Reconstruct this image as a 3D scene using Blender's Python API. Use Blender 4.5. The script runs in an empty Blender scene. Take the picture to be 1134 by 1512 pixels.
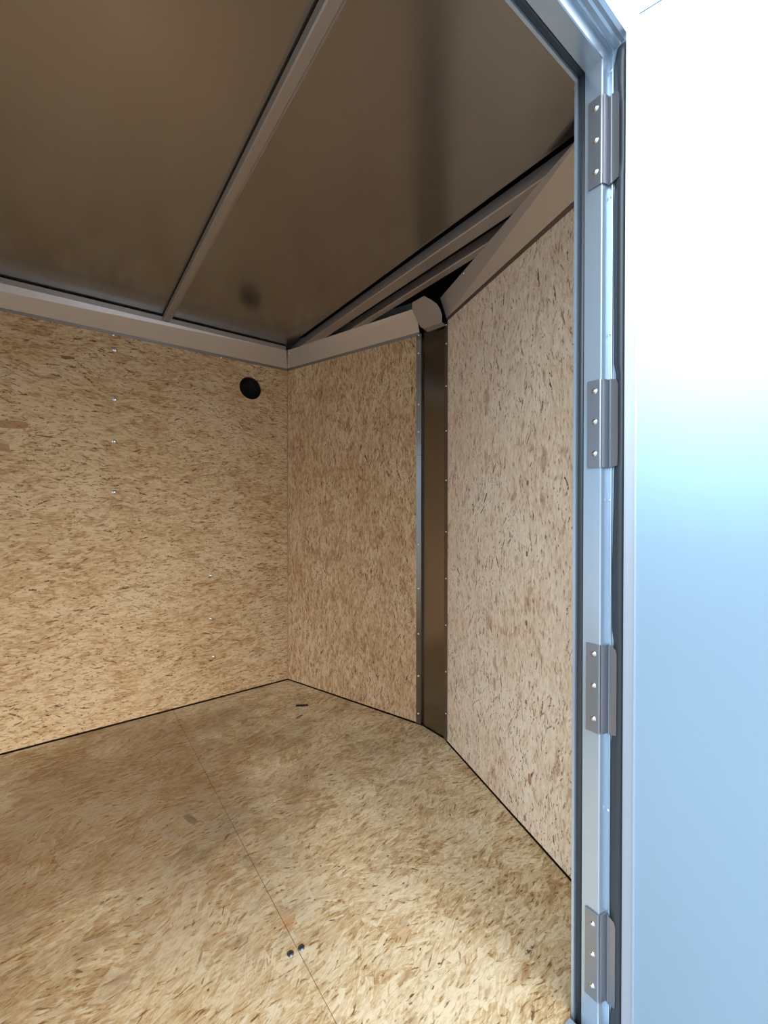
import bpy, bmesh, math, random
from mathutils import Vector, Matrix
random.seed(7)
S = bpy.context.scene
COL = S.collection

# ------------------------------------------------------------------ camera
CAMH = 1.0
cd = bpy.data.cameras.new('camera'); cam = bpy.data.objects.new('camera', cd); COL.objects.link(cam)
cam.location = (0, 0, CAMH)
YAW, PITCH = math.radians(52.985), math.radians(-0.509)
cam.rotation_euler = (math.pi/2 + PITCH, 0, YAW)
cd.sensor_fit = 'VERTICAL'; cd.sensor_height = 24.0
cd.lens = 24.0*619.53/1512.0
cd.clip_start = 0.01; cd.clip_end = 500
S.camera = cam

# ------------------------------------------------------------------ world: hazy bright sky
SKY, SUN_E, EXPO = 0.70, 0.0, 0.20
GLOWS = [  # direction, sharpness, radiance, colour: bright haze beside the trailer, above the nose, behind the camera
    ((0.80, 0.28, 0.62), 7, 8.5, (1.0, 0.98, 0.93)),
    ((-0.12, 0.66, 0.72), 8, 6.0, (0.90, 1.0, 1.0)),
    ((0.27, -0.80, 0.50), 13, 6.5, (0.86, 0.97, 1.0)),
    ((0.0, -0.97, 0.22), 8, 0.4, (0.70, 0.88, 1.0)),
]
W = bpy.data.worlds.new('sky'); S.world = W; W.use_nodes = True
nt = W.node_tree; nt.nodes.clear()
def N(nt, t, **k):
    n = nt.nodes.new(t)
    for a, b in k.items(): setattr(n, a, b)
    return n
wo = N(nt, 'ShaderNodeOutputWorld'); bg = N(nt, 'ShaderNodeBackground')
tc = N(nt, 'ShaderNodeTexCoord')
nrm = N(nt, 'ShaderNodeVectorMath', operation='NORMALIZE'); nt.links.new(tc.outputs['Generated'], nrm.inputs[0])
sep = N(nt, 'ShaderNodeSeparateXYZ'); nt.links.new(nrm.outputs[0], sep.inputs[0])
ramp = N(nt, 'ShaderNodeValToRGB'); nt.links.new(sep.outputs[2], ramp.inputs[0])
cr = ramp.color_ramp
cr.elements[0].position = 0.0; cr.elements[0].color = (0.32, 0.64, 1.0, 1)
cr.elements[1].position = 0.75; cr.elements[1].color = (0.16, 0.42, 1.0, 1)
sk = N(nt, 'ShaderNodeVectorMath', operation='SCALE'); nt.links.new(ramp.outputs[0], sk.inputs[0]); sk.inputs['Scale'].default_value = SKY
acc = sk.outputs[0]
for d_, pwr, rad, col_ in GLOWS:
    a = N(nt, 'ShaderNodeVectorMath', operation='DOT_PRODUCT'); nt.links.new(nrm.outputs[0], a.inputs[0]); a.inputs[1].default_value = Vector(d_).normalized()
    b = N(nt, 'ShaderNodeMath', operation='MAXIMUM'); nt.links.new(a.outputs['Value'], b.inputs[0]); b.inputs[1].default_value = 0
    c = N(nt, 'ShaderNodeMath', operation='POWER'); nt.links.new(b.outputs[0], c.inputs[0]); c.inputs[1].default_value = pwr
    d = N(nt, 'ShaderNodeMath', operation='MULTIPLY'); nt.links.new(c.outputs[0], d.inputs[0]); d.inputs[1].default_value = rad
    e = N(nt, 'ShaderNodeVectorMath', operation='SCALE'); e.inputs[0].default_value = col_; nt.links.new(d.outputs[0], e.inputs['Scale'])
    f = N(nt, 'ShaderNodeVectorMath', operation='ADD'); nt.links.new(acc, f.inputs[0]); nt.links.new(e.outputs[0], f.inputs[1]); acc = f.outputs[0]
nt.links.new(acc, bg.inputs[0]); bg.inputs[1].default_value = 1.0
nt.links.new(bg.outputs[0], wo.inputs[0])
if SUN_E > 0:
    sun = bpy.data.objects.new('sun', bpy.data.lights.new('sun', 'SUN')); COL.objects.link(sun)
    sun.data.energy = SUN_E; sun.data.angle = math.radians(1.5); sun.data.color = (1.0, 0.94, 0.86)
    sun.rotation_euler = Vector((-0.62, -0.62, 0.62)).to_track_quat('Z', 'Y').to_euler()

S.view_settings.view_transform = 'Standard'; S.view_settings.look = 'None'
S.view_settings.gamma = 1.0; S.view_settings.exposure = EXPO
S.view_settings.use_curve_mapping = False
S.cycles.max_bounces = 14; S.cycles.diffuse_bounces = 10; S.cycles.glossy_bounces = 8
S.cycles.use_denoising = True
S.cycles.sample_clamp_indirect = 8.0

# ------------------------------------------------------------------ measures (floor is z = 0)
XL, XR, Y0 = -2.2847, -0.4307, 1.0213          # side wall faces, start of the vee nose
A1, A2, YA = -1.4550, -1.2615, 1.2896          # ends of the two nose panels
ZC = 1.911                                      # ceiling skin
ZT0, ZT1, ZT2, ZT3 = 1.797, 1.806, 1.880, 1.9035
YB = -2.35                                      # back wall
YJ = 0.794                                      # door jamb face
ZH = 1.8316                                     # header soffit
YN = -0.14                                      # near side of the door opening

# ------------------------------------------------------------------ materials
def new_mat(name):
    m = bpy.data.materials.new(name); m.use_nodes = True
    nt = m.node_tree; nt.nodes.clear()
    o = N(nt, 'ShaderNodeOutputMaterial'); p = N(nt, 'ShaderNodeBsdfPrincipled')
    nt.links.new(p.outputs[0], o.inputs[0])
    return m, nt, p

class G:
    """tiny node-maths helper"""
    def __init__(s, nt): s.nt = nt
    def put(s, sock, v):
        if v is None: return
        if isinstance(v, bpy.types.NodeSocket): s.nt.links.new(v, sock)
        else: sock.default_value = v
    def m(s, op, a, b=None, c=None, clamp=False):
        n = N(s.nt, 'ShaderNodeMath', operation=op); n.use_clamp = clamp
        s.put(n.inputs[0], a); s.put(n.inputs[1], b); s.put(n.inputs[2], c)
        return n.outputs[0]
    def v(s, op, a, b=None, scale=None):
        n = N(s.nt, 'ShaderNodeVectorMath', operation=op)
        s.put(n.inputs[0], a); s.put(n.inputs[1], b)
        if scale is not None: s.put(n.inputs['Scale'], scale)
        return n.outputs['Value'] if op in ('LENGTH', 'DOT_PRODUCT') else n.outputs[0]
    def rot(s, a, ang):
        n = N(s.nt, 'ShaderNodeVectorRotate', rotation_type='Z_AXIS'); s.put(n.inputs['Vector'], a); s.put(n.inputs['Angle'], ang)
        return n.outputs[0]
    def noise(s, vec, scale, detail=2, rough=0.5, dims='3D', col=False):
        n = N(s.nt, 'ShaderNodeTexNoise', noise_dimensions=dims)
        s.put(n.inputs['Vector'], vec); n.inputs['Scale'].default_value = scale
        n.inputs['Detail'].default_value = detail; n.inputs['Roughness'].default_value = rough
        return n.outputs['Color'] if col else n.outputs[0]
    def sep(s, a):
        n = N(s.nt, 'ShaderNodeSeparateXYZ'); s.put(n.inputs[0], a); return n.outputs
    def mix(s, f, a, b, blend='MIX'):
        n = N(s.nt, 'ShaderNodeMix', data_type='RGBA', blend_type=blend)
        s.put(n.inputs[0], f); s.put(n.inputs[6], a); s.put(n.inputs[7], b); return n.outputs[2]
    def mixf(s, f, a, b):
        n = N(s.nt, 'ShaderNodeMix', data_type='FLOAT')
        s.put(n.inputs[0], f); s.put(n.inputs[2], a); s.put(n.inputs[3], b); return n.outputs[0]
    def step(s, a, lo, hi):
        n = N(s.nt, 'ShaderNodeMapRange', interpolation_type='SMOOTHSTEP')
        s.put(n.inputs[0], a); n.inputs[1].default_value = lo; n.inputs[2].default_value = hi
        return n.outputs[0]
    def ramp(s, f, stops):
        n = N(s.nt, 'ShaderNodeValToRGB'); s.put(n.inputs[0], f)
        e = n.color_ramp.elements
        while len(e) < len(stops): e.new(0.5)
        for i, (p, c) in enumerate(stops): e[i].position = p; e[i].color = (*c, 1)
        return n.outputs[0]
    def uv(s):
        return N(s.nt, 'ShaderNodeTexCoord').outputs['UV']

def srgb(r, g, b):
    f = lambda c: (c/255/12.92) if c/255 <= 0.04045 else ((c/255+0.055)/1.055)**2.4
    return (f(r), f(g), f(b))

def osb(name, base_ang, spread, light, mid, dark, speck, speck_amt=0.35, seed=0.0, aspect=3.0, floor=False, fine=1.0, contrast=1.0, marks=()):
    m, nt, p = new_mat(name); g = G(nt)
    uv0 = g.v('ADD', g.uv(), (seed, seed*1.7, 0))
    wob = g.v('SCALE', g.v('SUBTRACT', g.noise(uv0, 7, 2, 0.5, '2D', True), (0.5, 0.5, 0.5)), scale=0.022)
    uvw = g.v('MULTIPLY', g.v('ADD', uv0, wob), (1, 1, 0))
    uvr = g.rot(uvw, -base_ang)                      # x now runs along the grain
    swirl = g.m('MULTIPLY', g.m('SUBTRACT', g.noise(uv0, 3.0, 2, 0.5, '2D'), 0.5), 3.2 if floor else 1.1)
    tone = None
    layers = [(0.110, 0.040, 0.50, 0.015, 0.0), (0.095, 0.034, 0.50, 0.012, 3.1), (0.070, 0.024, 0.48, 0.008, 7.7),
              (0.085, 0.030, 0.50, 0.010, 11.3), (0.040, 0.014, 0.42, 0.003, 17.9)]
    for i, (cx, cy, lf, w, off) in enumerate(layers):
        cx *= fine; cy *= fine; w *= fine
        if floor: cx *= 0.85; cy *= 1.9; w *= 0.75
        q = g.v('MULTIPLY', g.v('ADD', uvr, (off, off*0.37, 0)), (1/cx, 1/cy, 0))
        vo = N(nt, 'ShaderNodeTexVoronoi', voronoi_dimensions='2D', feature='F1'); g.put(vo.inputs['Vector'], q); vo.inputs['Scale'].default_value = 1.0
        rnd = g.sep(vo.outputs['Color'])
        loc = g.v('MULTIPLY', g.v('SUBTRACT', q, vo.outputs['Position']), (cx, cy, 0))
        loc = g.rot(loc, g.m('ADD', g.m('MULTIPLY', g.m('SUBTRACT', rnd[0], 0.5), spread*2), swirl))
        lx, ly, _ = g.sep(loc)
        st = g.noise(g.v('ADD', g.v('MULTIPLY', loc, (20, 380, 0)), g.v('SCALE', vo.outputs['Color'], scale=90.0)), 1.0, 3, 0.6, '2D')
        ww = g.m('MULTIPLY', g.m('ADD', rnd[1], 0.35), w)
        edge = g.m('SUBTRACT', g.m('ABSOLUTE', ly), ww)
        edge = g.m('ADD', edge, g.m('MULTIPLY', g.m('SUBTRACT', st, 0.5), 0.004))
        mask = g.m('MULTIPLY', g.step(edge, 0.0005, -0.0005), g.step(g.m('ABSOLUTE', lx), cx*lf, cx*lf-0.004))
        rim_shade = g.m('MULTIPLY', g.step(edge, -0.0012, 0.0), 0.06)  # shadow along the flake edges, painted into the tone
        t = g.m('ADD', g.m('ADD', g.m('MULTIPLY', g.m('SUBTRACT', rnd[2], 0.5), 0.36*contrast), 0.25), g.m('MULTIPLY', st, 0.56))
        t = g.m('SUBTRACT', g.m('SUBTRACT', t, 0.03), rim_shade)
        tone = t if tone is None else g.mixf(mask, tone, t)
    big = g.noise(uv0, 3.2, 3, 0.6, '2D')
    tone = g.m('ADD', tone, g.m('MULTIPLY', g.m('SUBTRACT', big, 0.5), 0.45))
    mot = g.noise(g.v('MULTIPLY', uvr, (38, 110, 0)), 1.0, 6, 0.72, '2D')
    tone = g.m('ADD', tone, g.m('MULTIPLY', g.m('SUBTRACT', mot, 0.5), 0.75))
    strk = g.noise(g.v('MULTIPLY', g.v('ADD', uvw, g.v('SCALE', g.noise(uv0, 4.5, 2, 0.5, '2D', True), scale=0.10)), (130, 26, 0) if base_ang > 1 else (26, 130, 0)), 1.0, 5, 0.66, '2D')
    tone = g.m('SUBTRACT', tone, g.m('MULTIPLY', g.step(strk, 0.56, 0.74), 0.46))
    col = g.ramp(tone, [(0.05, dark), (0.34, mid), (0.66, light)])
    # thin dark bark slivers
    hgt = tone
    for (cx, cy, L, w, pr, off) in [(0.040, 0.015, 0.011, 0.0019, 1.2, 2.2), (0.085, 0.034, 0.022, 0.0034, 1.1, 5.9), (0.020, 0.012, 0.0042, 0.0020, 1.0, 9.4), (0.060, 0.022, 0.018, 0.0017, 1.0, 13.4)]:
        q = g.v('MULTIPLY', g.v('ADD', uvr, (off, off*0.61, 0)), (1/cx, 1/cy, 0))
        vo = N(nt, 'ShaderNodeTexVoronoi', voronoi_dimensions='2D', feature='F1'); g.put(vo.inputs['Vector'], q); vo.inputs['Scale'].default_value = 1.0
        rnd = g.sep(vo.outputs['Color'])
        loc = g.v('MULTIPLY', g.v('SUBTRACT', q, vo.outputs['Position']), (cx, cy, 0))
        loc = g.rot(loc, g.m('ADD', g.m('MULTIPLY', g.m('SUBTRACT', rnd[0], 0.5), spread*2.4), swirl))
        lx, ly, _ = g.sep(loc)
        jg = g.noise(uv0, 110, 3, 0.6, '2D')
        rr = g.m('ADD', g.m('POWER', g.m('DIVIDE', lx, L), 2.0), g.m('POWER', g.m('DIVIDE', g.m('ADD', ly, g.m('MULTIPLY', g.m('SUBTRACT', jg, 0.5), w*2.2)), w), 2.0))
        rr = g.m('ADD', rr, g.m('MULTIPLY', g.m('SUBTRACT', jg, 0.5), 3.6))
        pick = g.m('LESS_THAN', rnd[1], g.m('MULTIPLY', g.step(big, 0.30, 0.68), speck_amt*pr*1.15))
        mk = g.m('MULTIPLY', g.m('MULTIPLY', g.step(rr, 1.3, 0.1), pick), g.m('ADD', g.m('MULTIPLY', rnd[2], 0.6), 0.35))
        col = g.mix(mk, col, (*speck, 1)); hgt = g.m('SUBTRACT', hgt, g.m('MULTIPLY', mk, 0.6))
    # reddish knots of resin
    rd = g.step(g.noise(g.v('MULTIPLY', uvr, (9, 22, 0)), 1.0, 3, 0.6, '2D'), 0.60, 0.74)
    col = g.mix(g.m('MULTIPLY', rd, 0.45), col, (*srgb(150, 98, 58), 1))
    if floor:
        # far side: grime plus light falloff painted in; then trodden-in grime by the joint
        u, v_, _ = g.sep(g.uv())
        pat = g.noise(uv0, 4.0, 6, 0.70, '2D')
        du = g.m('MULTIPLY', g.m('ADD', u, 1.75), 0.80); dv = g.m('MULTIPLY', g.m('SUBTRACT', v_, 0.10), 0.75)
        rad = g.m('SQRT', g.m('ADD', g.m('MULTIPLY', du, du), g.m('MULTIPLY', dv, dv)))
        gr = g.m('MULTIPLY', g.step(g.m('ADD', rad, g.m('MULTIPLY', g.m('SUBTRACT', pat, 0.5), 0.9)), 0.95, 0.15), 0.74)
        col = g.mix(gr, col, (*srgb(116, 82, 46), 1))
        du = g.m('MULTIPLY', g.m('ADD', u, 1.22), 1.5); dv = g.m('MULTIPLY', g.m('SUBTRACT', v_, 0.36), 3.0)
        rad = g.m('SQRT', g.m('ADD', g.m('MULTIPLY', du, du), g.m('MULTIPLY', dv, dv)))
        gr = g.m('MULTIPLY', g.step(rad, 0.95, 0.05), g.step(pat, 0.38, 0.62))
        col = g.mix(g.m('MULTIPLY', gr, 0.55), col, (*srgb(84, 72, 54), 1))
    for (mu, mv, ma, mb, mang, mc, mamt) in marks:      # single flakes and sunk screw heads one can point at
        q = g.rot(g.v('SUBTRACT', g.v('MULTIPLY', g.uv(), (1, 1, 0)), (mu, mv, 0)), -mang)
        lx, ly, _ = g.sep(q)
        jg = g.m('MULTIPLY', g.m('SUBTRACT', g.noise(uv0, 60, 3, 0.6, '2D'), 0.5), 0.7)
        rr = g.m('ADD', g.m('ADD', g.m('POWER', g.m('DIVIDE', g.m('ABSOLUTE', lx), ma), 4.0), g.m('POWER', g.m('DIVIDE', g.m('ABSOLUTE', ly), mb), 4.0)), jg)
        col = g.mix(g.m('MULTIPLY', g.step(rr, 1.15, 0.85), mamt), col, (*mc, 1))
    nt.links.new(col, p.inputs['Base Color'])
    p.inputs['Roughness'].default_value = 0.72
    p.inputs['Specular IOR Level'].default_value = 0.3
    b = N(nt, 'ShaderNodeBump'); b.inputs['Strength'].default_value = 0.35; b.inputs['Distance'].default_value = 0.0012
    nt.links.new(hgt, b.inputs['Height']); nt.links.new(b.outputs[0], p.inputs['Normal'])
    return m

R = math.radians
M = {}
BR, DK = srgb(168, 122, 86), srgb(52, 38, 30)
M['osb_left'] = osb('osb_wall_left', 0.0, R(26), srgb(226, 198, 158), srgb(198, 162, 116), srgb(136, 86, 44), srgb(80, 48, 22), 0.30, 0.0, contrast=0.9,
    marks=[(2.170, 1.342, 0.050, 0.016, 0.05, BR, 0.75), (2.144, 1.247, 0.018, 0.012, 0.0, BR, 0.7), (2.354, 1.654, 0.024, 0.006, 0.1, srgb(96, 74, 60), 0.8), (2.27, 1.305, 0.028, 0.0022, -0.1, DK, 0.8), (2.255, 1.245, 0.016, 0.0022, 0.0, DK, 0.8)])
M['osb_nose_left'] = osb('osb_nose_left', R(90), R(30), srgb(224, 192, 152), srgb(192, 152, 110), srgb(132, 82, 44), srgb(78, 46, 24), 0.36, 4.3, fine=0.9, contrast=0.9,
    marks=[(1.846, 0.515, 0.024, 0.012, 1.9, BR, 0.8)])
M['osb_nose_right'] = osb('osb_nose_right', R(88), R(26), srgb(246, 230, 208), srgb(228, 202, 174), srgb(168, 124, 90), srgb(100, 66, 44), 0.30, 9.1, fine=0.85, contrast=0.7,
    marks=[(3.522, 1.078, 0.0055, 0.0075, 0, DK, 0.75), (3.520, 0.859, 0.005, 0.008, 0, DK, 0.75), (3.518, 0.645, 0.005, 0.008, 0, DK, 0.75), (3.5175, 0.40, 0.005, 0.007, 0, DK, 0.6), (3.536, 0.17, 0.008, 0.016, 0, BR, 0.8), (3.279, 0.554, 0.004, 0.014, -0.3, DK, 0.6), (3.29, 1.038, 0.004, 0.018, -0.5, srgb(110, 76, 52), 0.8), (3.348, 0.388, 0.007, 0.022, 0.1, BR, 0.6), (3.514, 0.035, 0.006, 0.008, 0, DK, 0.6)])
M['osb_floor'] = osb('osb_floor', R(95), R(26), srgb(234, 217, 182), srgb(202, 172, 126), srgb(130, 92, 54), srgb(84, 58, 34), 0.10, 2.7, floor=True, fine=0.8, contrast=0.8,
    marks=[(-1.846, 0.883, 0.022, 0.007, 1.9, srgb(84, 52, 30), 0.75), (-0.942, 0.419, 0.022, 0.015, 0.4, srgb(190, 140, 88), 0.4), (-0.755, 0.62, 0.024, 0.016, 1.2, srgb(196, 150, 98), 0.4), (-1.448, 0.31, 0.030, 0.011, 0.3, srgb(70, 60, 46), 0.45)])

def metal(name, col, rough, stretch=None, bump=0.0, met=1.0, var=0.05):
    m, nt, p = new_mat(name); g = G(nt)
    p.inputs['Metallic'].default_value = met
    ob = N(nt, 'ShaderNodeTexCoord').outputs['Object']
    n1 = g.noise(g.v('MULTIPLY', ob, stretch or (3, 3, 3)), 1.0, 3, 0.6)
    p.inputs['Base Color'].default_value = (*col, 1)
    c = g.mix(g.m('MULTIPLY', g.m('SUBTRACT', n1, 0.3), 0.5, clamp=True), (*col, 1), (col[0]*0.8, col[1]*0.8, col[2]*0.8, 1))
    nt.links.new(c, p.inputs['Base Color'])
    nt.links.new(g.m('ADD', g.m('MULTIPLY', g.m('SUBTRACT', n1, 0.5), var*2), rough), p.inputs['Roughness'])
    if bump:
        n2 = g.noise(ob, 2.3, 2, 0.5)
        b = N(nt, 'ShaderNodeBump'); b.inputs['Strength'].default_value = bump; b.inputs['Distance'].default_value = 0.02
        nt.links.new(n2, b.inputs['Height']); nt.links.new(b.outputs[0], p.inputs['Normal'])
    return m
M['ceiling'] = metal('mill_aluminium_skin', (0.36, 0.345, 0.33), 0.20, (2.0, 9, 2), 0.08, met=0.9, var=0.03)
M['trim'] = metal('brushed_aluminium_trim', (0.62, 0.59, 0.58), 0.40, (200, 6, 200), met=0.7)
M['lip'] = metal('dark_trim_lip', (0.25, 0.22, 0.20), 0.5)
M['bow'] = metal('galvanised_bow', (0.46, 0.43, 0.42), 0.42, (5, 40, 40), met=0.8)
M['strip'] = metal('dull_aluminium_strip', (0.26, 0.235, 0.21), 0.22, (9, 9, 2), var=0.02)
M['cap'] = metal('matt_brown_cap', (0.40, 0.36, 0.32), 0.55, (9, 9, 9), met=0.5)
M['jamb'] = metal('extruded_aluminium', (0.50, 0.60, 0.70), 0.26, (60, 60, 2), met=0.6, var=0.02)
M['frame'] = metal('door_edge_aluminium', (0.45, 0.48, 0.54), 0.35, (60, 60, 2), met=0.5)
M['hinge'] = metal('stainless_hinge', (0.30, 0.31, 0.34), 0.34, (40, 40, 6), met=0.7)
M['screw'] = metal('zinc_screw', (0.92, 0.92, 0.92), 0.16)
M['screw_dark'] = metal('blue_steel_screw', (0.22, 0.25, 0.33), 0.35)
def plain(name, col, rough, spec=0.5, noise=0.1, coat=0.0):
    m, nt, p = new_mat(name); g = G(nt)
    ob = N(nt, 'ShaderNodeTexCoord').outputs['Object']
    n1 = g.noise(ob, 18, 4, 0.6)
    c = g.mix(g.m('MULTIPLY', n1, noise), (*col, 1), (col[0]*0.5, col[1]*0.5, col[2]*0.5, 1))
    nt.links.new(c, p.inputs['Base Color']); p.inputs['Roughness'].default_value = rough
    p.inputs['Specular IOR Level'].default_value = spec; p.inputs['Coat Weight'].default_value = coat
    return m
M['rubber'] = plain('black_rubber_seal', (0.035, 0.042, 0.050), 0.38, 0.6)
M['black'] = plain('black_plastic', (0.006, 0.006, 0.006), 0.6, 0.2)
M['shade_black'] = plain('black_void_shade', (0.012, 0.010, 0.009), 0.9, 0.1)  # black that stands in for shade in gaps and voids
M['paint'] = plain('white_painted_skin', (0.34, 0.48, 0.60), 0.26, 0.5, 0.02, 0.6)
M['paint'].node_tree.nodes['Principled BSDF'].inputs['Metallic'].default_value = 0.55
M['outer'] = plain('white_trailer_skin', (0.75, 0.76, 0.78), 0.3, 0.5, 0.03)
M['ground'] = plain('pale_concrete_yard', (0.34, 0.345, 0.35), 0.9, 0.2, 0.5)
M['ply'] = plain('brown_panel_edge', srgb(96, 60, 34), 0.8, 0.2, 0.6)

# ------------------------------------------------------------------ mesh helpers
def link(name, bm, mats, parent=None, smooth=False, bevel=0.0):
    me = bpy.data.meshes.new(name); bmesh.ops.recalc_face_normals(bm, faces=bm.faces[:])
    if bevel: bmesh.ops.bevel(bm, geom=[e for e in bm.edges if len(e.link_faces) == 2 and e.calc_face_angle() > 0.3], offset=bevel, segments=2, affect='EDGES', clamp_overlap=True)
    bm.to_mesh(me); bm.free()
    for m in (mats if isinstance(mats, (list, tuple)) else [mats]): me.materials.append(m)
    if smooth:
        for p in me.polygons: p.use_smooth = True
    o = bpy.data.objects.new(name, me); COL.objects.link(o)
    if parent:
        o.parent = parent
    return o
def tag(o, label=None, cat=None, group=None, kind=None):
    if label: o['label'] = label
    if cat: o['category'] = cat
    if group: o['group'] = group
    if kind: o['kind'] = kind
    return o
def empty(name, loc):
    o = bpy.data.objects.new(name, None); o.location = loc; o.empty_display_size = 0.1; COL.objects.link(o); return o
def local(bm, loc):                    # bring a mesh drawn in world space into its parent's space
    bmesh.ops.translate(bm, verts=bm.verts[:], vec=-Vector(loc)); return bm

def box(bm, lo, hi):
    r = bmesh.ops.create_cube(bm, size=1)
    lo, hi = Vector(lo), Vector(hi)
    for v in r['verts']: v.co = Vector(((lo[i]+hi[i])/2 + v.co[i]*(hi[i]-lo[i]) for i in range(3)))
    return r['verts']

def panel(name, P, Q, z0, z1, thick, mat, u0=0.0, hole=None, top=None):
    """upright sheet from P to Q, thickness on the left-hand side of P->Q; UVs in metres; optional round hole (u, z, r)"""
    P, Q = Vector(P), Vector(Q); L = (Q-P).length; d = (Q-P)/L; n = Vector((-d.y, d.x))
    bm = bmesh.new(); uvl = bm.loops.layers.uv.new('UVMap')
    outer = [(0, z0), (L, z0)] + ([(L, z1), (0, z1)] if top is None else [(t, z) for t, z in top])
    vs = [bm.verts.new((u, v, 0)) for u, v in outer]
    es = [bm.edges.new((vs[i], vs[(i+1) % len(vs)])) for i in range(len(vs))]
    if hole:
        hs = [bm.verts.new((hole[0]+hole[2]*math.cos(a*math.tau/48), hole[1]+hole[2]*math.sin(a*math.tau/48), 0)) for a in range(48)]
        es += [bm.edges.new((hs[i], hs[(i+1) % 48])) for i in range(48)]
        bmesh.ops.triangle_fill(bm, edges=es, use_beauty=True)
    else:
        bm.faces.new(vs)
    r = bmesh.ops.extrude_face_region(bm, geom=bm.faces[:])
    for v in [x for x in r['geom'] if isinstance(x, bmesh.types.BMVert)]: v.co.z = thick
    for f in bm.faces:
        for l in f.loops: l[uvl].uv = (l.vert.co.x+u0, l.vert.co.y)
    for v in bm.verts:
        u, z, t = v.co
        p = P + d*u + n*t
        v.co = (p.x, p.y, z)
    o = link(name, bm, mat)
    return o

def extrude(bm, prof, axis_pts):
    """sweep a closed list of 3-D offset functions: prof = list of (a,b); axis_pts = list of functions (a,b)->Vector"""
    rings = [[bm.verts.new(f(a, b)) for a, b in prof] for f in axis_pts]
    n = len(prof)
    for r0, r1 in zip(rings, rings[1:]):
        for i in range(n): bm.faces.new((r0[i], r0[(i+1) % n], r1[(i+1) % n], r1[i]))
    bm.faces.new(rings[0]); bm.faces.new(rings[-1][::-1])

def thicken(pts, t):
    """open 2-D polyline -> closed outline with thickness t on its left"""
    out = []
    for i, p in enumerate(pts):
        a = Vector(pts[max(i-1, 0)]); b = Vector(pts[min(i+1, len(pts)-1)]); d = (b-a).normalized()
        out.append((p[0]-d.y*t, p[1]+d.x*t))
    return list(pts) + out[::-1]

def screw_mesh(r, h, cross=True):
    bm = bmesh.new()
    prof = [(0, h), (r*0.35, h*0.97), (r*0.7, h*0.75), (r*0.93, h*0.35), (r, 0.0), (r*1.25, 0.0), (r*1.25, -0.0004)]
    n = 14; rings = []
    for rr, z in prof:
        rings.append([bm.verts.new((rr*math.cos(i*math.tau/n), rr*math.sin(i*math.tau/n), z)) for i in range(n)] if rr else [bm.verts.new((0, 0, z))])
    for a, b in zip(rings, rings[1:]):
        for i in range(n):
            j = (i+1) % n
            if len(a) == 1: bm.faces.new((a[0], b[i], b[j]))
            else: bm.faces.new((a[i], b[i], b[j], a[j]))
    me = bpy.data.meshes.new('screw'); bmesh.ops.recalc_face_normals(bm, faces=bm.faces[:]); bm.to_mesh(me); bm.free()
    for p in me.polygons: p.use_smooth = True
    return me
SM = {}
def screw(parent, loc, normal, r=0.004, h=0.003, mat='screw', name='screw', label=None):
    k = (r, h, mat)
    if k not in SM:
        SM[k] = screw_mesh(r, h); SM[k].materials.append(M[mat])
    o = bpy.data.objects.new(name, SM[k]); COL.objects.link(o)
    pl = parent.location if parent else Vector((0, 0, 0))
    o.location = Vector(loc) - pl
    o.rotation_mode = 'QUATERNION'; o.rotation_quaternion = Vector(normal).to_track_quat('Z', 'Y')
    o.parent = parent
    if label: o['label'] = label
    return o

# ------------------------------------------------------------------ the yard
bm = bmesh.new(); box(bm, (-30, -30, -0.60), (30, 30, -0.50)); ground = tag(link('floor_yard', bm, M['ground']), 'pale concrete yard the trailer stands on', 'ground', kind='structure')

# ------------------------------------------------------------------ the shell
OS = 0.012
# floor sheets, split at the joint below the roof bow
def slab(name, poly, z0, z1, mat):
    bm = bmesh.new(); uvl = bm.loops.layers.uv.new('UVMap')
    a = [bm.verts.new((x, y, z1)) for x, y in poly]; f = bm.faces.new(a)
    r = bmesh.ops.extrude_face_region(bm, geom=[f])
    for v in [x for x in r['geom'] if isinstance(x, bmesh.types.BMVert)]: v.co.z = z0
    for f in bm.faces:
        for l in f.loops: l[uvl].uv = (l.vert.co.x, l.vert.co.y)
    return link(name, bm, mat)
YS = 0.411
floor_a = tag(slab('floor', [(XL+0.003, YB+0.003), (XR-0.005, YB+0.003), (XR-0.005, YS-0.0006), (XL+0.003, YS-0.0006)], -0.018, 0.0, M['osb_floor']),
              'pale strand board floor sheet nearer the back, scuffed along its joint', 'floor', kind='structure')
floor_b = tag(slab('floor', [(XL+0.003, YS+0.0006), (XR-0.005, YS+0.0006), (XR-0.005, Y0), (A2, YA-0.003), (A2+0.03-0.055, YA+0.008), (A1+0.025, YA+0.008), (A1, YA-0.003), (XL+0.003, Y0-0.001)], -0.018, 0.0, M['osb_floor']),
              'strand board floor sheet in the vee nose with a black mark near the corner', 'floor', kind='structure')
bm = bmesh.new(); box(bm, (XL-0.06, YB-0.06, -0.16), (XR+0.055, Y0, -0.0185)); box(bm, (XL-0.06, Y0, -0.16), (XR+0.055, YA+0.1, -0.0185))
tag(link('floor_frame', bm, M['ply']), 'dark brown frame under the floor sheets', 'frame', kind='structure')

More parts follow.
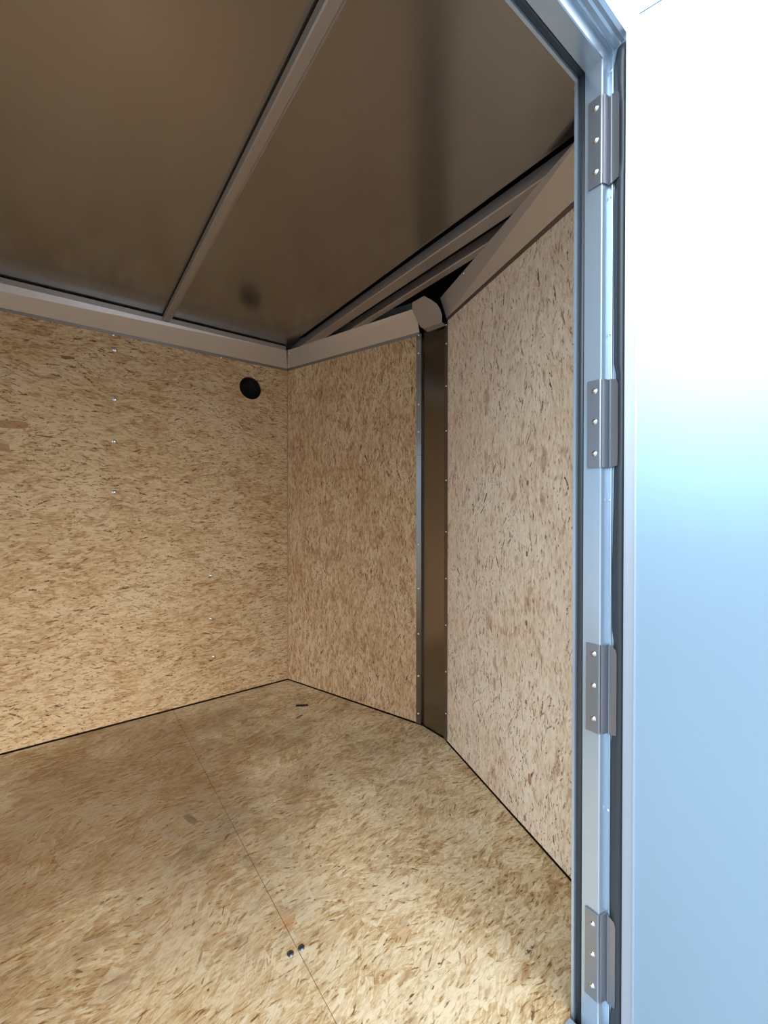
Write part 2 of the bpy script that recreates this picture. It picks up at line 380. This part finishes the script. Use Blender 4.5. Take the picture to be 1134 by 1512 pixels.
ZG = 0.007                                       # dark gap under the wall sheets
HY, HZ, HR = 0.8060, 1.6600, 0.0610              # vent hole
wall_left = tag(panel('wall_left', (XL, YB), (XL, Y0-0.0008), ZG, 1.915, 0.012, M['osb_left'], hole=(HY-YB, HZ, HR)),
                'strand board side wall with one round dark hole near the top', 'wall', kind='structure')
wall_nl = tag(panel('wall_nose_left', (XL+0.001, Y0), (A1, YA), ZG, 1.915, 0.012, M['osb_nose_left'], u0=1.0),
              'narrow strand board nose wall left of the metal corner strip', 'wall', kind='structure')
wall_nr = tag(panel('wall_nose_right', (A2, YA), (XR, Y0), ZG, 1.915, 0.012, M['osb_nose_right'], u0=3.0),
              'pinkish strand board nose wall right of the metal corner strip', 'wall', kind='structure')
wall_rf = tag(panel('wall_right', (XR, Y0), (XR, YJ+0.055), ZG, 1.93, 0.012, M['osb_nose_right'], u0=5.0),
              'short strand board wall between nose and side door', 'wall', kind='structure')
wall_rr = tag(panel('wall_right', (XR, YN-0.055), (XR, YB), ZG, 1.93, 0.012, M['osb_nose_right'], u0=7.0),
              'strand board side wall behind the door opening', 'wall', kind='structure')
for nm, P, Q, a, b_, lab in [('wall_back', (XR, YB), (XR-0.10, YB), ZG, 1.93, 'narrow board beside the open back of the trailer, near side'), ('wall_back', (XL+0.10, YB), (XL, YB), ZG, 1.93, 'narrow board beside the open back of the trailer, far side'), ('wall_back', (XR-0.10, YB), (XL+0.10, YB), 1.83, 1.93, 'board above the open back of the trailer')]:
    tag(panel(nm, P, Q, a, b_, 0.012, M['osb_left'], u0=9.0), lab, 'wall', kind='structure')

# outer skin of the trailer (so that no light leaks between the sheets)
def skin(name, P, Q, z0, z1, lab):
    return tag(panel(name, P, Q, z0, z1, 0.012, M['outer']), lab, 'wall', kind='structure')
e = 0.062
skin('wall_outer_left', (XL-e, YB-e), (XL-e, Y0+0.02), -0.15, 2.02, 'white outer skin of the far side')
skin('wall_outer_nose', (XL-e, Y0+0.02), ((A1+A2)/2-0.12, YA+e+0.02), -0.15, 2.02, 'white outer skin of the far half of the nose')
skin('wall_outer_nose', ((A1+A2)/2-0.12, YA+e+0.02), ((A1+A2)/2+0.12, YA+e+0.02), -0.15, 2.02, 'white outer skin at the tip of the nose')
skin('wall_outer_nose', ((A1+A2)/2+0.12, YA+e+0.02), (XR+0.07, Y0+0.02), -0.15, 2.02, 'white outer skin of the near half of the nose')
skin('wall_outer_right', (XR+0.07, Y0+0.02), (XR+0.07, YJ+0.05), -0.15, 2.02, 'white outer skin in front of the side door')
skin('wall_outer_right', (XR+0.07, YN-0.05), (XR+0.07, YB-e), -0.15, 2.02, 'white outer skin behind the side door')
skin('wall_outer_right', (XR+0.07, YJ+0.05), (XR+0.07, YN-0.05), ZH+0.03, 2.02, 'white outer skin above the side door')
skin('wall_outer_back', (XR+0.07, YB-e), (XR-0.10, YB-e), -0.15, 2.02, 'white outer skin beside the open back, near side')
skin('wall_outer_back', (XL+0.10, YB-e), (XL-e, YB-e), -0.15, 2.02, 'white outer skin beside the open back, far side')
skin('wall_outer_back', (XR-0.10, YB-e), (XL+0.10, YB-e), 1.83, 2.02, 'white outer skin above the open back')
bm = bmesh.new(); box(bm, (XL+0.11, -1.75, 0), (XR-0.11, 0, 0.03))
bmesh.ops.rotate(bm, verts=bm.verts[:], cent=(0, 0, 0), matrix=Matrix.Rotation(R(15.5), 3, 'X'))
ramp_ = link('door_2', bm, M['outer']); ramp_.location = (0, YB-e-0.015, -0.04); tag(ramp_, 'white loading ramp lowered at the back', 'door', kind='structure')
tag(slab('ceiling_outer', [(XL-e-.02, YB-e-.02), (XR+0.09, YB-e-.02), (XR+0.09, Y0+0.03), ((A1+A2)/2+0.12, YA+0.11), ((A1+A2)/2-0.12, YA+0.11), (XL-e-.02, Y0+0.03)], 2.012, 2.03, M['outer']), 'white roof skin', 'roof', kind='structure')

# ceiling skin and the nose roof, coloured black to stand for an unlit void
bm = bmesh.new()
nx, ny = 24, 40
g0 = [[bm.verts.new((XL+0.004+(XR-XL-0.008)*i/nx, YB+0.01+(0.993-YB-0.01)*j/ny, ZC)) for i in range(nx+1)] for j in range(ny+1)]
for j in range(ny):
    for i in range(nx): bm.faces.new((g0[j][i], g0[j][i+1], g0[j+1][i+1], g0[j+1][i]))
r = bmesh.ops.extrude_face_region(bm, geom=bm.faces[:])
for v in [x for x in r['geom'] if isinstance(x, bmesh.types.BMVert)]: v.co.z += 0.004
ceiling = tag(link('ceiling', bm, M['ceiling']), 'bare brownish aluminium ceiling skin', 'ceiling', kind='structure')
tag(slab('ceiling_nose', [(XL-0.03, 1.03), (XR+0.02, 1.03), (XR+0.02, Y0+0.03), ((A1+A2)/2+0.1, YA+0.06), ((A1+A2)/2-0.1, YA+0.06), (XL-0.03, Y0+0.03)], 1.985, 1.995, M['shade_black']), 'roof above the nose, coloured black for its unlit void', 'ceiling', kind='structure')
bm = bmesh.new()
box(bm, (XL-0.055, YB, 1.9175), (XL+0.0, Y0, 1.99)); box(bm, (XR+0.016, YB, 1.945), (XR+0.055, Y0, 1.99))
tag(link('trim_gap_shade', bm, M['shade_black']), 'black boxes for the shade in the gap between ceiling skin and wall trim', 'trim', kind='structure')  # solid black boxes stand in for the dark of the gap

# vent cup behind the hole
bm = bmesh.new()
n = 48; cx = XL-0.0135
ra = [[bm.verts.new((x, HY+r_*math.cos(i*math.tau/n), HZ+r_*math.sin(i*math.tau/n))) for i in range(n)] for r_, x in [(HR+0.010, cx), (HR-0.001, cx), (HR-0.002, cx-0.030), (0.012, cx-0.032)]]
for a, b in zip(ra, ra[1:]):
    for i in range(n): bm.faces.new((a[i], a[(i+1) % n], b[(i+1) % n], b[i]))
bm.faces.new(ra[-1])
vent = link('vent_hole', bm, M['black'], wall_left, smooth=True); vent['label'] = 'black inside of the round vent hole'

# ------------------------------------------------------------------ cove trims under the ceiling
def cove(name, bot0, bot1, top0, top1, label, up=0.024, cat='trim'):
    """folded sheet: small lip on the wall, slanting face, short upright edge; ends given as points (mitred)"""
    bot0, bot1, top0, top1 = map(Vector, (bot0, bot1, top0, top1))
    d = (bot1-bot0).normalized(); n = Vector((d.y, -d.x))            # into the room (walls run clockwise seen from above)
    bm = bmesh.new(); rings = []
    for b, t in ((bot0, top0), (bot1, top1)):
        k = (t-b)
        pts = [(b+n*0.0010, ZT0-0.003), (b+n*0.0025, ZT0-0.003), (b+k*0.06+n*0.0025, ZT1), (t, ZT2), (t-n*0.004, ZT2+up), (t-n*0.0060, ZT2+up), (t-n*0.002, ZT2+0.0008), (b+n*0.0010, ZT1+0.002)]
        rings.append([bm.verts.new((p.x, p.y, z)) for p, z in pts])
    a, b = rings
    for i in range(8): bm.faces.new((a[i], a[(i+1) % 8], b[(i+1) % 8], b[i]))
    bm.faces.new(a); bm.faces.new(b[::-1])
    bm.faces.ensure_lookup_table()
    for i in (0, 1): bm.faces[i].material_index = 1
    return tag(link(name, bm, [M['trim'], M['lip']]), label, cat, kind='structure')
XF = -2.2390                                                     # front of the long cove
trim_l = cove('trim_1', (XL, YB), (XL, Y0-0.001), (XF, YB), (-2.2045, 0.9795), 'long pale metal trim along the top of the side wall')
trim_nl = cove('trim_2', (XL+0.001, Y0), (A1+0.012, YA+0.004), (-2.1940, 0.9830), (-1.3950, 1.2275), 'metal trim above the left nose wall, ending under the rounded cap', up=0.004)
trim_nr = cove('trim_3', (A2-0.004, YA+0.001), (XR, Y0), (-1.2670, 1.2500), (-0.4700, 0.9530), 'metal trim above the right nose wall, from the strip to the side door', up=0.004)
trim_r3 = cove('trim_4', (XR, Y0), (XR, YJ+0.06), (-0.4700, 0.9530), (-0.4700, YJ+0.06), 'short metal trim between nose and side door')
trim_r2 = cove('trim_5', (XR, YN-0.06), (XR, YB), (-0.4700, YN-0.06), (-0.4700, YB), 'metal trim along the side wall behind the door')
dl = (Vector((A1, YA))-Vector((XL, Y0))); Ll = dl.length; dl /= Ll
qd = (Vector((XR, Y0))-Vector((A2, YA))).normalized()
# lap joint plate on the left nose trim
def on_cove(bot0, bot1, top0, top1, u, v, off):
    b = Vector(bot0).lerp(Vector(bot1), u); t = Vector(top0).lerp(Vector(top1), u)
    p = Vector((b.x, b.y, ZT1)).lerp(Vector((t.x, t.y, ZT2)), v)
    e1 = Vector((bot1[0]-bot0[0], bot1[1]-bot0[1], 0)); e2 = Vector((t.x-b.x, t.y-b.y, ZT2-ZT1)); nn = e1.cross(e2).normalized()
    if nn.z > 0: nn = -nn
    return p + nn*off, nn
CN = ((XL+0.001, Y0), (A1+0.012, YA+0.004), (-2.1940, 0.9830), (-1.3950, 1.2275))
bm = bmesh.new()
q = [(0.012, 0.04), (0.125, 0.04), (0.112, 0.985), (0.012, 0.985)]
va = [bm.verts.new(on_cove(*CN, u, v, 0.0042)[0]) for u, v in q]; vb = [bm.verts.new(on_cove(*CN, u, v, 0.0015)[0]) for u, v in q]
bm.faces.new(va); bm.faces.new(vb[::-1])
for i in range(4): bm.faces.new((va[i], va[(i+1) % 4], vb[(i+1) % 4], vb[i]))
jp = link('joint_plate', bm, M['trim'], trim_nl); jp['label'] = 'flat lap joint near the corner'

# rounded cap where the two nose coves meet (slants like they do)
out = [(-1.4007, 1.2080, 1.8800), (-1.384, 1.1959, 1.8901), (-1.309, 1.1965, 1.8893), (-1.2813, 1.2131, 1.8664), (-1.2636, 1.2271, 1.8468), (-1.2585, 1.2417, 1.8266), (-1.2629, 1.2559, 1.8069), (-1.2755, 1.2685, 1.7893),
       (-1.3251, 1.2667, 1.7918), (-1.3859, 1.263, 1.797), (-1.3972, 1.257, 1.8053), (-1.4006, 1.24, 1.8289), (-1.4008, 1.2203, 1.8563)]
bm = bmesh.new(); off = Vector((0, 0.58, 0.81))*0.0018
rng = [[bm.verts.new(Vector(p)+off*k) for p in out] for k in (0, 1)]
bm.faces.new(rng[0]); bm.faces.new(rng[1][::-1])
for i in range(len(out)): bm.faces.new((rng[0][i], rng[0][(i+1) % len(out)], rng[1][(i+1) % len(out)], rng[1][i]))
lip = [Vector(out[7]), Vector(out[9]), Vector(out[9])+Vector((0, 0.026, -0.008)), Vector(out[7])+Vector((0, 0.024, -0.008))]
lv = [bm.verts.new(x) for x in lip]; lw = [bm.verts.new(x-Vector((0, 0, 0.0015))) for x in lip]
bm.faces.new(lv); bm.faces.new(lw[::-1])
for i in range(4): bm.faces.new((lv[i], lv[(i+1) % 4], lw[(i+1) % 4], lw[i]))
cap = tag(link('trim_cap', bm, M['cap']), 'rounded brown metal cap where the two nose trims meet above the strip', 'trim cap')
# black filler, shade put in as colour for the hollow behind the cap
bm = bmesh.new(); box(bm, (-1.47, 1.306, 1.80), (-1.25, 1.33, 1.985)); tag(link('void_shade', bm, M['shade_black']), 'black filler for the shade in the hollow behind the rounded cap', 'wall', kind='structure')

# ------------------------------------------------------------------ vertical corner strip of the nose
stp = empty('corner_strip', (-1.36, 1.30, 0.0)); tag(stp, 'tall dull brown metal strip screwed between the two nose walls', 'corner strip')
def vsheet(name, pts, z0, z1, t, mat, parent):
    bm = bmesh.new(); pr = thicken(pts, t)
    extrude(bm, pr, [lambda a, b, z=z0: Vector((a, b, z)), lambda a, b, z=z1: Vector((a, b, z))])
    local(bm, parent.location) if parent else None
    return link(name, bm, mat, parent)
vsheet('flange', [(-1.4580, 1.2868), (-1.4345, 1.2955)], 0.004, 1.800, -0.0015, M['strip'], stp)
vsheet('face_plate', [(-1.4340, 1.2960), (-1.4325, 1.3040), (-1.2885, 1.3040), (-1.2870, 1.2975)], 0.002, 1.815, 0.0015, M['strip'], stp)
fr = vsheet('flange', [(-1.2868, 1.2972), (-1.2600, 1.2872)], 0.002, 1.800, -0.0015, M['strip'], stp)
for z in [1.795, 1.712, 1.478, 1.300+0.052, 1.241, 1.05, 0.835, 0.63, 0.42, 0.225, 0.05]:
    screw(stp, (-1.4468, 1.2888, z), (0.35, -0.93, 0), 0.0042, 0.003)
for z in [1.78, 1.70, 1.52, 1.33, 1.12, 0.90, 0.70, 0.50, 0.30, 0.12]:
    screw(stp, (-1.2702, 1.2893, z), (-0.35, -0.93, 0), 0.0042, 0.003)

# ------------------------------------------------------------------ roof bows
def bow(y, zlo, w, ztop, x0, x1, label, flangew=0.0):
    o = empty('roof_bow', ((x0+x1)/2, y+w/2, zlo)); tag(o, label, 'roof bow', 'metal roof bows across the ceiling')
    def mk(name, lo, hi, mat, bev=0.0015):
        bm = bmesh.new(); box(bm, Vector(lo)-o.location, Vector(hi)-o.location)
        return link(name, bm, mat, o, bevel=bev)
    t = 0.0016
    bm = bmesh.new()
    prof = [(y-0.001, ztop), (y, zlo+0.003), (y+0.003, zlo), (y+w-0.003, zlo), (y+w, zlo+0.003), (y+w+0.001, ztop)]
    pr = thicken(prof, t)
    extrude(bm, pr, [lambda a, b, x=x0: Vector((x, a, b)), lambda a, b, x=x1: Vector((x, a, b))])
    local(bm, o.location); link('channel', bm, M['bow'], o)
    if y < 0.99: mk('shadow_strip', (x0+0.002, y+0.002, ztop-0.001), (x1-0.002, y+w-0.002, ZC+0.001), M['shade_black'], 0)  # black strip paints the shaded gap between bow and ceiling
    if flangew:
        mk('mounting_flange', (x0, y+w, ztop-0.0015), (x1, y+w+flangew, ztop), M['bow'], 0)
    return o
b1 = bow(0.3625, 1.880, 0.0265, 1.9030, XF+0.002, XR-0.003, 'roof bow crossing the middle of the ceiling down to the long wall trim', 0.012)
bm = bmesh.new(); box(bm, Vector((XF-0.0025, 0.3615, 1.8785))-b1.location, Vector((XF+0.016, 0.3900, 1.905))-b1.location); link('end_tab', bm, M['bow'], b1, bevel=0.001)
def xl_at(y): return -2.1940+(y-0.9830)*0.7990/0.2445
def xr_at(y): return -0.4700-(y-0.9530)*0.7970/0.2970
b2 = bow(1.0180, 1.8805, 0.0515, 1.9170, XL+0.012, XR-0.003, 'roof bow at the start of the nose, running from the back corner', 0.0)
# the third ends on the slanting nose walls
b3 = bow(1.119, 1.8805, 0.032, 1.9150, XL+0.335, XR-0.335, 'short roof bow deepest inside the nose, just behind its neighbour', 0.0)

# ------------------------------------------------------------------ door frame: jamb and header
# profile: (x, s) where s = how far it stands proud into the opening
jp_ = [(-0.4345, 0.0020), (-0.4295, 0.0020), (-0.4285, -0.0060), (-0.4155, -0.0060), (-0.4145, 0.0), (-0.3835, 0.0), (-0.3817, -0.0015), (-0.3775, -0.0180), (-0.3725, -0.0170), (-0.3712, -0.0155), (-0.3700, -0.0160), (-0.3692, -0.0195), (-0.3450, -0.0195)]
frame = empty('door_frame', (XR+0.045, YJ, 0.0)); tag(frame, 'bright grooved aluminium frame around the side door opening', 'door frame')
frame['kind'] = 'structure'
def frame_side(name, f, z0f, prof, mat, t=0.0018, flip=1):
    bm = bmesh.new(); pr = thicken(prof, t*flip)
    extrude(bm, pr, f); local(bm, frame.location)
    return link(name, bm, mat, frame)
# continuous mitred frame
def jamb_top(a, b): return Vector((a, YJ-b, ZH-b))
def jamb_bot(a, b): return Vector((a, YJ-b, -0.14))
frame_side('jamb', [jamb_bot, jamb_top], 0, jp_, M['jamb'], 0.0018, -1)
def head_near(a, b): return Vector((a, YJ-b, ZH-b))
def head_far(a, b): return Vector((a, YN+b, ZH-b))
hp_ = jp_[:-1] + [(-0.3620, -0.0195), (-0.3590, -0.0230), (-0.3530, -0.0235), (-0.3480, -0.0290)]
frame_side('header', [head_near, head_far], 0, hp_, M['jamb'], 0.0018, -1)
frame_side('jamb', [lambda a, b: Vector((a, YN+b, ZH-b)), lambda a, b: Vector((a, YN+b, -0.14))], 0, jp_, M['jamb'], 0.0018, -1)
# rubber bulb seal lying in the inner groove
def seal(name, f):
    bm = bmesh.new(); pr = [(-0.4215+0.0058*math.cos(a*math.tau/10), -0.0035+0.0045*math.sin(a*math.tau/10)) for a in range(10)]
    extrude(bm, pr, f); local(bm, frame.location); o = link(name, bm, M['rubber'], frame, smooth=True); return o
seal('seal', [jamb_bot, jamb_top]); seal('seal', [head_near, head_far])
# sill
bm = bmesh.new(); box(bm, (XR-0.0045, YN+0.02, -0.03), (XR+0.084, YJ-0.008, -0.002)); local(bm, frame.location); link('sill', bm, M['jamb'], frame, bevel=0.003)
# filler above header, behind the jamb
bm = bmesh.new(); box(bm, (XR-0.002, YN-0.05, ZH+0.022), (XR+0.066, YJ+0.05, 1.93)); box(bm, (XR+0.014, YJ+0.022, -0.03), (XR+0.066, YJ+0.054, 1.93)); box(bm, (XR+0.014, YN-0.054, -0.03), (XR+0.066, YN-0.022, 1.93)); local(bm, frame.location)
link('stud', bm, M['trim'], frame)
# rivets in the outer groove
for z in (1.812+0.0, 1.58, 1.325, 1.015, 0.715, 0.43):
    screw(frame, (-0.3728, YJ+0.0165, z), (0.2, -1, 0), 0.0022, 0.0018, name='rivet')

# ------------------------------------------------------------------ the door, swung open
HP = Vector((-0.3437, 0.800, 0)); DA = R(75)          # hinge edge; the leaf points DA away from straight ahead
du = Vector((math.sin(DA), math.cos(DA), 0)); dn = Vector((math.cos(DA), -math.sin(DA), 0))   # along the leaf, inner-face normal
door = empty('door_1', HP); tag(door, 'open white side door reflecting the bright sky', 'door', kind='structure')
def dbox(name, u0, u1, n0, n1, z0, z1, mat, bev=0.0015):
    bm = bmesh.new(); vs = box(bm, (u0, n0, z0), (u1, n1, z1))
    for v in bm.verts: v.co = du*v.co.x + dn*v.co.y + Vector((0, 0, v.co.z))
    return link(name, bm, mat, door, bevel=bev)
DW, DZ0, DZ1 = 0.90, -0.12, 1.885
FR = 0.0185
dbox('edge_frame', 0.0, FR, -0.009, 0.0, DZ0, DZ1, M['frame'])
dbox('edge_frame', DW-FR, DW, -0.030, 0.0, DZ0, DZ1, M['frame'])
dbox('edge_frame', FR, DW-FR, -0.030, 0.0, DZ1-FR, DZ1, M['frame'])
dbox('edge_frame', FR, DW-FR, -0.030, 0.0, DZ0, DZ0+FR, M['frame'])
dbox('door_core', FR+0.02, DW-FR-0.02, -0.034, -0.0285, DZ0+FR, DZ1-FR, M['outer'], 0)
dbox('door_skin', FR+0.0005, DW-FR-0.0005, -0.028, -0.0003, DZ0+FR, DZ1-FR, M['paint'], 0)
dbox('glazing_bead', FR-0.002, FR+0.002, -0.0005, 0.0018, DZ0+FR, DZ1-FR, M['jamb'], 0.0005)
# wavy rubber flap between jamb and door, pushed aside at each hinge 
flap = [(-0.3615, 1.8423), (-0.365, 1.8305), (-0.3679, 1.8132), (-0.3678, 1.7821), (-0.3641, 1.7532), (-0.3598, 1.7351), (-0.3594, 1.6388), (-0.3617, 1.6279), (-0.3658, 1.6107), (-0.3668, 1.5641), (-0.3667, 1.4145), (-0.3661, 1.3018), (-0.366, 1.2668), (-0.3617, 1.2481), (-0.3608, 1.1881), (-0.3609, 1.0882), (-0.3645, 1.071), (-0.3654, 1.0132), (-0.3672, 0.887), (-0.3667, 0.7732), (-0.3636, 0.7537), (-0.3629, 0.6098), (-0.3646, 0.5862), (-0.3676, 0.5633), (-0.3688, 0.4287), (-0.3693, 0.2873), (-0.3685, 0.243), (-0.3647, 0.2203), (-0.3641, 0.0863), (-0.3664, 0.0584), (-0.3688, 0.0368), (-0.37, -0.14)]
YG = 0.8085
bm = bmesh.new(); cols = []
for x, z in flap: cols.append([Vector((x, YG, z)), Vector(((x-0.3470)/2, YG-0.002, z)), Vector((-0.3470, YG, z))])
fv = [[bm.verts.new(p) for p in c] for c in cols]
bk = [[bm.verts.new(p+Vector((0, 0.0025, 0))) for p in c] for c in cols]
for i in range(len(cols)-1):
    for j in range(2):
        bm.faces.new((fv[i][j], fv[i][j+1], fv[i+1][j+1], fv[i+1][j])); bm.faces.new((bk[i][j], bk[i+1][j], bk[i+1][j+1], bk[i][j+1]))
    bm.faces.new((fv[i][0], fv[i+1][0], bk[i+1][0], bk[i][0])); bm.faces.new((fv[i][2], bk[i][2], bk[i+1][2], fv[i+1][2]))
for j in range(2): bm.faces.new((fv[0][j], bk[0][j], bk[0][j+1], fv[0][j+1])); bm.faces.new((fv[-1][j], fv[-1][j+1], bk[-1][j+1], bk[-1][j]))
local(bm, HP); rb = link('rubber_flap', bm, M['rubber'], door, smooth=True); rb['label'] = 'dark wavy rubber flap along the hinged edge'

# ------------------------------------------------------------------ four hinges
hl = ['topmost hinge on the door frame, washed out by the light', 'second hinge from the top of the door frame', 'third hinge from the top, next above the lowest one', 'lowest hinge on the door frame, close to the floor']
for k, (z1, z0, sz) in enumerate([(1.765, 1.6019, (1.746, 1.6866, 1.6284)), (1.2402, 1.0759, (1.2198, 1.1625, 1.1027)), (0.7437, 0.577, (0.7257, 0.6655, 0.6026)), (0.2348, 0.0682, (0.2116, 0.1535, 0.0928))]):
    h = empty('hinge', (-0.382, YJ, z0)); tag(h, hl[k], 'hinge', 'metal hinges down the door frame')
    def bent(name, prof):
        bm = bmesh.new(); pr = thicken(prof, 0.0018)
        extrude(bm, pr, [lambda a, b: Vector((a, YJ-b, z0)), lambda a, b: Vector((a, YJ-b, z1))]); local(bm, h.location); return link(name, bm, M['hinge'], h)
    bent('frame_leaf', [(-0.4065, 0.0012), (-0.3832, 0.0012), (-0.3812, 0.0004)])
    bent('knuckle', [(-0.3810, 0.0), (-0.3793, -0.0040), (-0.3765, -0.0155), (-0.3710, -0.0135), (-0.3700, -0.0125)])
    bm = bmesh.new(); x0, x1 = -0.3698, -0.3575
    pts = [(x0, z0, -0.0120), (x1, z0+0.003, -0.0105), (x1+0.0006, z0+0.02, -0.0105), (x1+0.0006, z1-0.012, -0.0105), (x1-0.002, z1-0.004, -0.0108), (x0, z1, -0.0120)]
    va = [bm.verts.new((x, YJ-b, z)) for x, z, b in pts]; vb = [bm.verts.new((x, YJ-b+0.0016, z)) for x, z, b in pts]
    bm.faces.new(va); bm.faces.new(vb[::-1])
    for i in range(6): bm.faces.new((va[i], va[(i+1) % 6], vb[(i+1) % 6], vb[i]))
    local(bm, h.location); link('door_leaf', bm, M['hinge'], h)
    for z in sz: screw(h, (-0.3925, YJ-0.0030, z), (0.0, -1, 0), 0.0042, 0.0034)

# ------------------------------------------------------------------ screws in walls and floor
for y, z in [(0.178, 1.7257), (0.1768, 1.4993), (0.1733, 1.3065), (0.1721, 1.0734), (0.5957, 0.6491), (0.5948, 0.4229), (0.6076, 0.2219)]:
    screw(wall_left, (XL+0.0005, y, z), (1, 0, 0), 0.0075, 0.0035)
for y in (0.173, -0.43, 0.65):
    screw(trim_l, (XL+0.0026, y, 1.7925), (1, 0, 0), 0.0045, 0.003)
for v in (0.12, 0.80):
    p_, n_ = on_cove(*CN, 0.016, v, 0.0045); screw(trim_nl, p_, n_, 0.004, 0.003)
CR = ((A2-0.004, YA+0.001), (XR, Y0), (-1.2670, 1.2500), (-0.4700, 0.9530))
p_, n_ = on_cove(*CR, 0.24, 0.93, 0.001); screw(trim_nr, p_, n_, 0.004, 0.003)
for k, (x, y) in enumerate([(-0.8719, 0.3942), (-0.8692, 0.4195)]):
    screw([floor_a, floor_b][k], (x, y, 0.0004), (0, 0, 1), 0.0062, 0.0016, 'screw_dark', 'screw', 'blue grey screw head')

# black scrap lying on the floor by the back corner
bm = bmesh.new()
pts = []
for i in range(12):
    a = i/11; pts.append((-0.032+0.064*a, 0.013*(0.55+0.45*random.random())*(1 if 0 < i < 11 else 0.4)))
for i in range(12):
    a = 1-i/11; pts.append((-0.032+0.064*a, -0.013*(0.5+0.5*random.random())*(1 if 0 < i < 11 else 0.4)))
lo = [bm.verts.new((x, y, 0.0002)) for x, y in pts]; hi = [bm.verts.new((x, y, 0.0016)) for x, y in pts]
bm.faces.new(lo); bm.faces.new(hi[::-1])
for i in range(len(pts)): bm.faces.new((lo[i], lo[(i+1) % len(pts)], hi[(i+1) % len(pts)], hi[i]))
sc = link('tape_scrap', bm, M['black']); sc.location = (-1.9420, 0.944, 0.0); sc.rotation_euler = (0, 0, YAW+0.08)
tag(sc, 'small black scrap lying on the floor near the back corner', 'scrap')
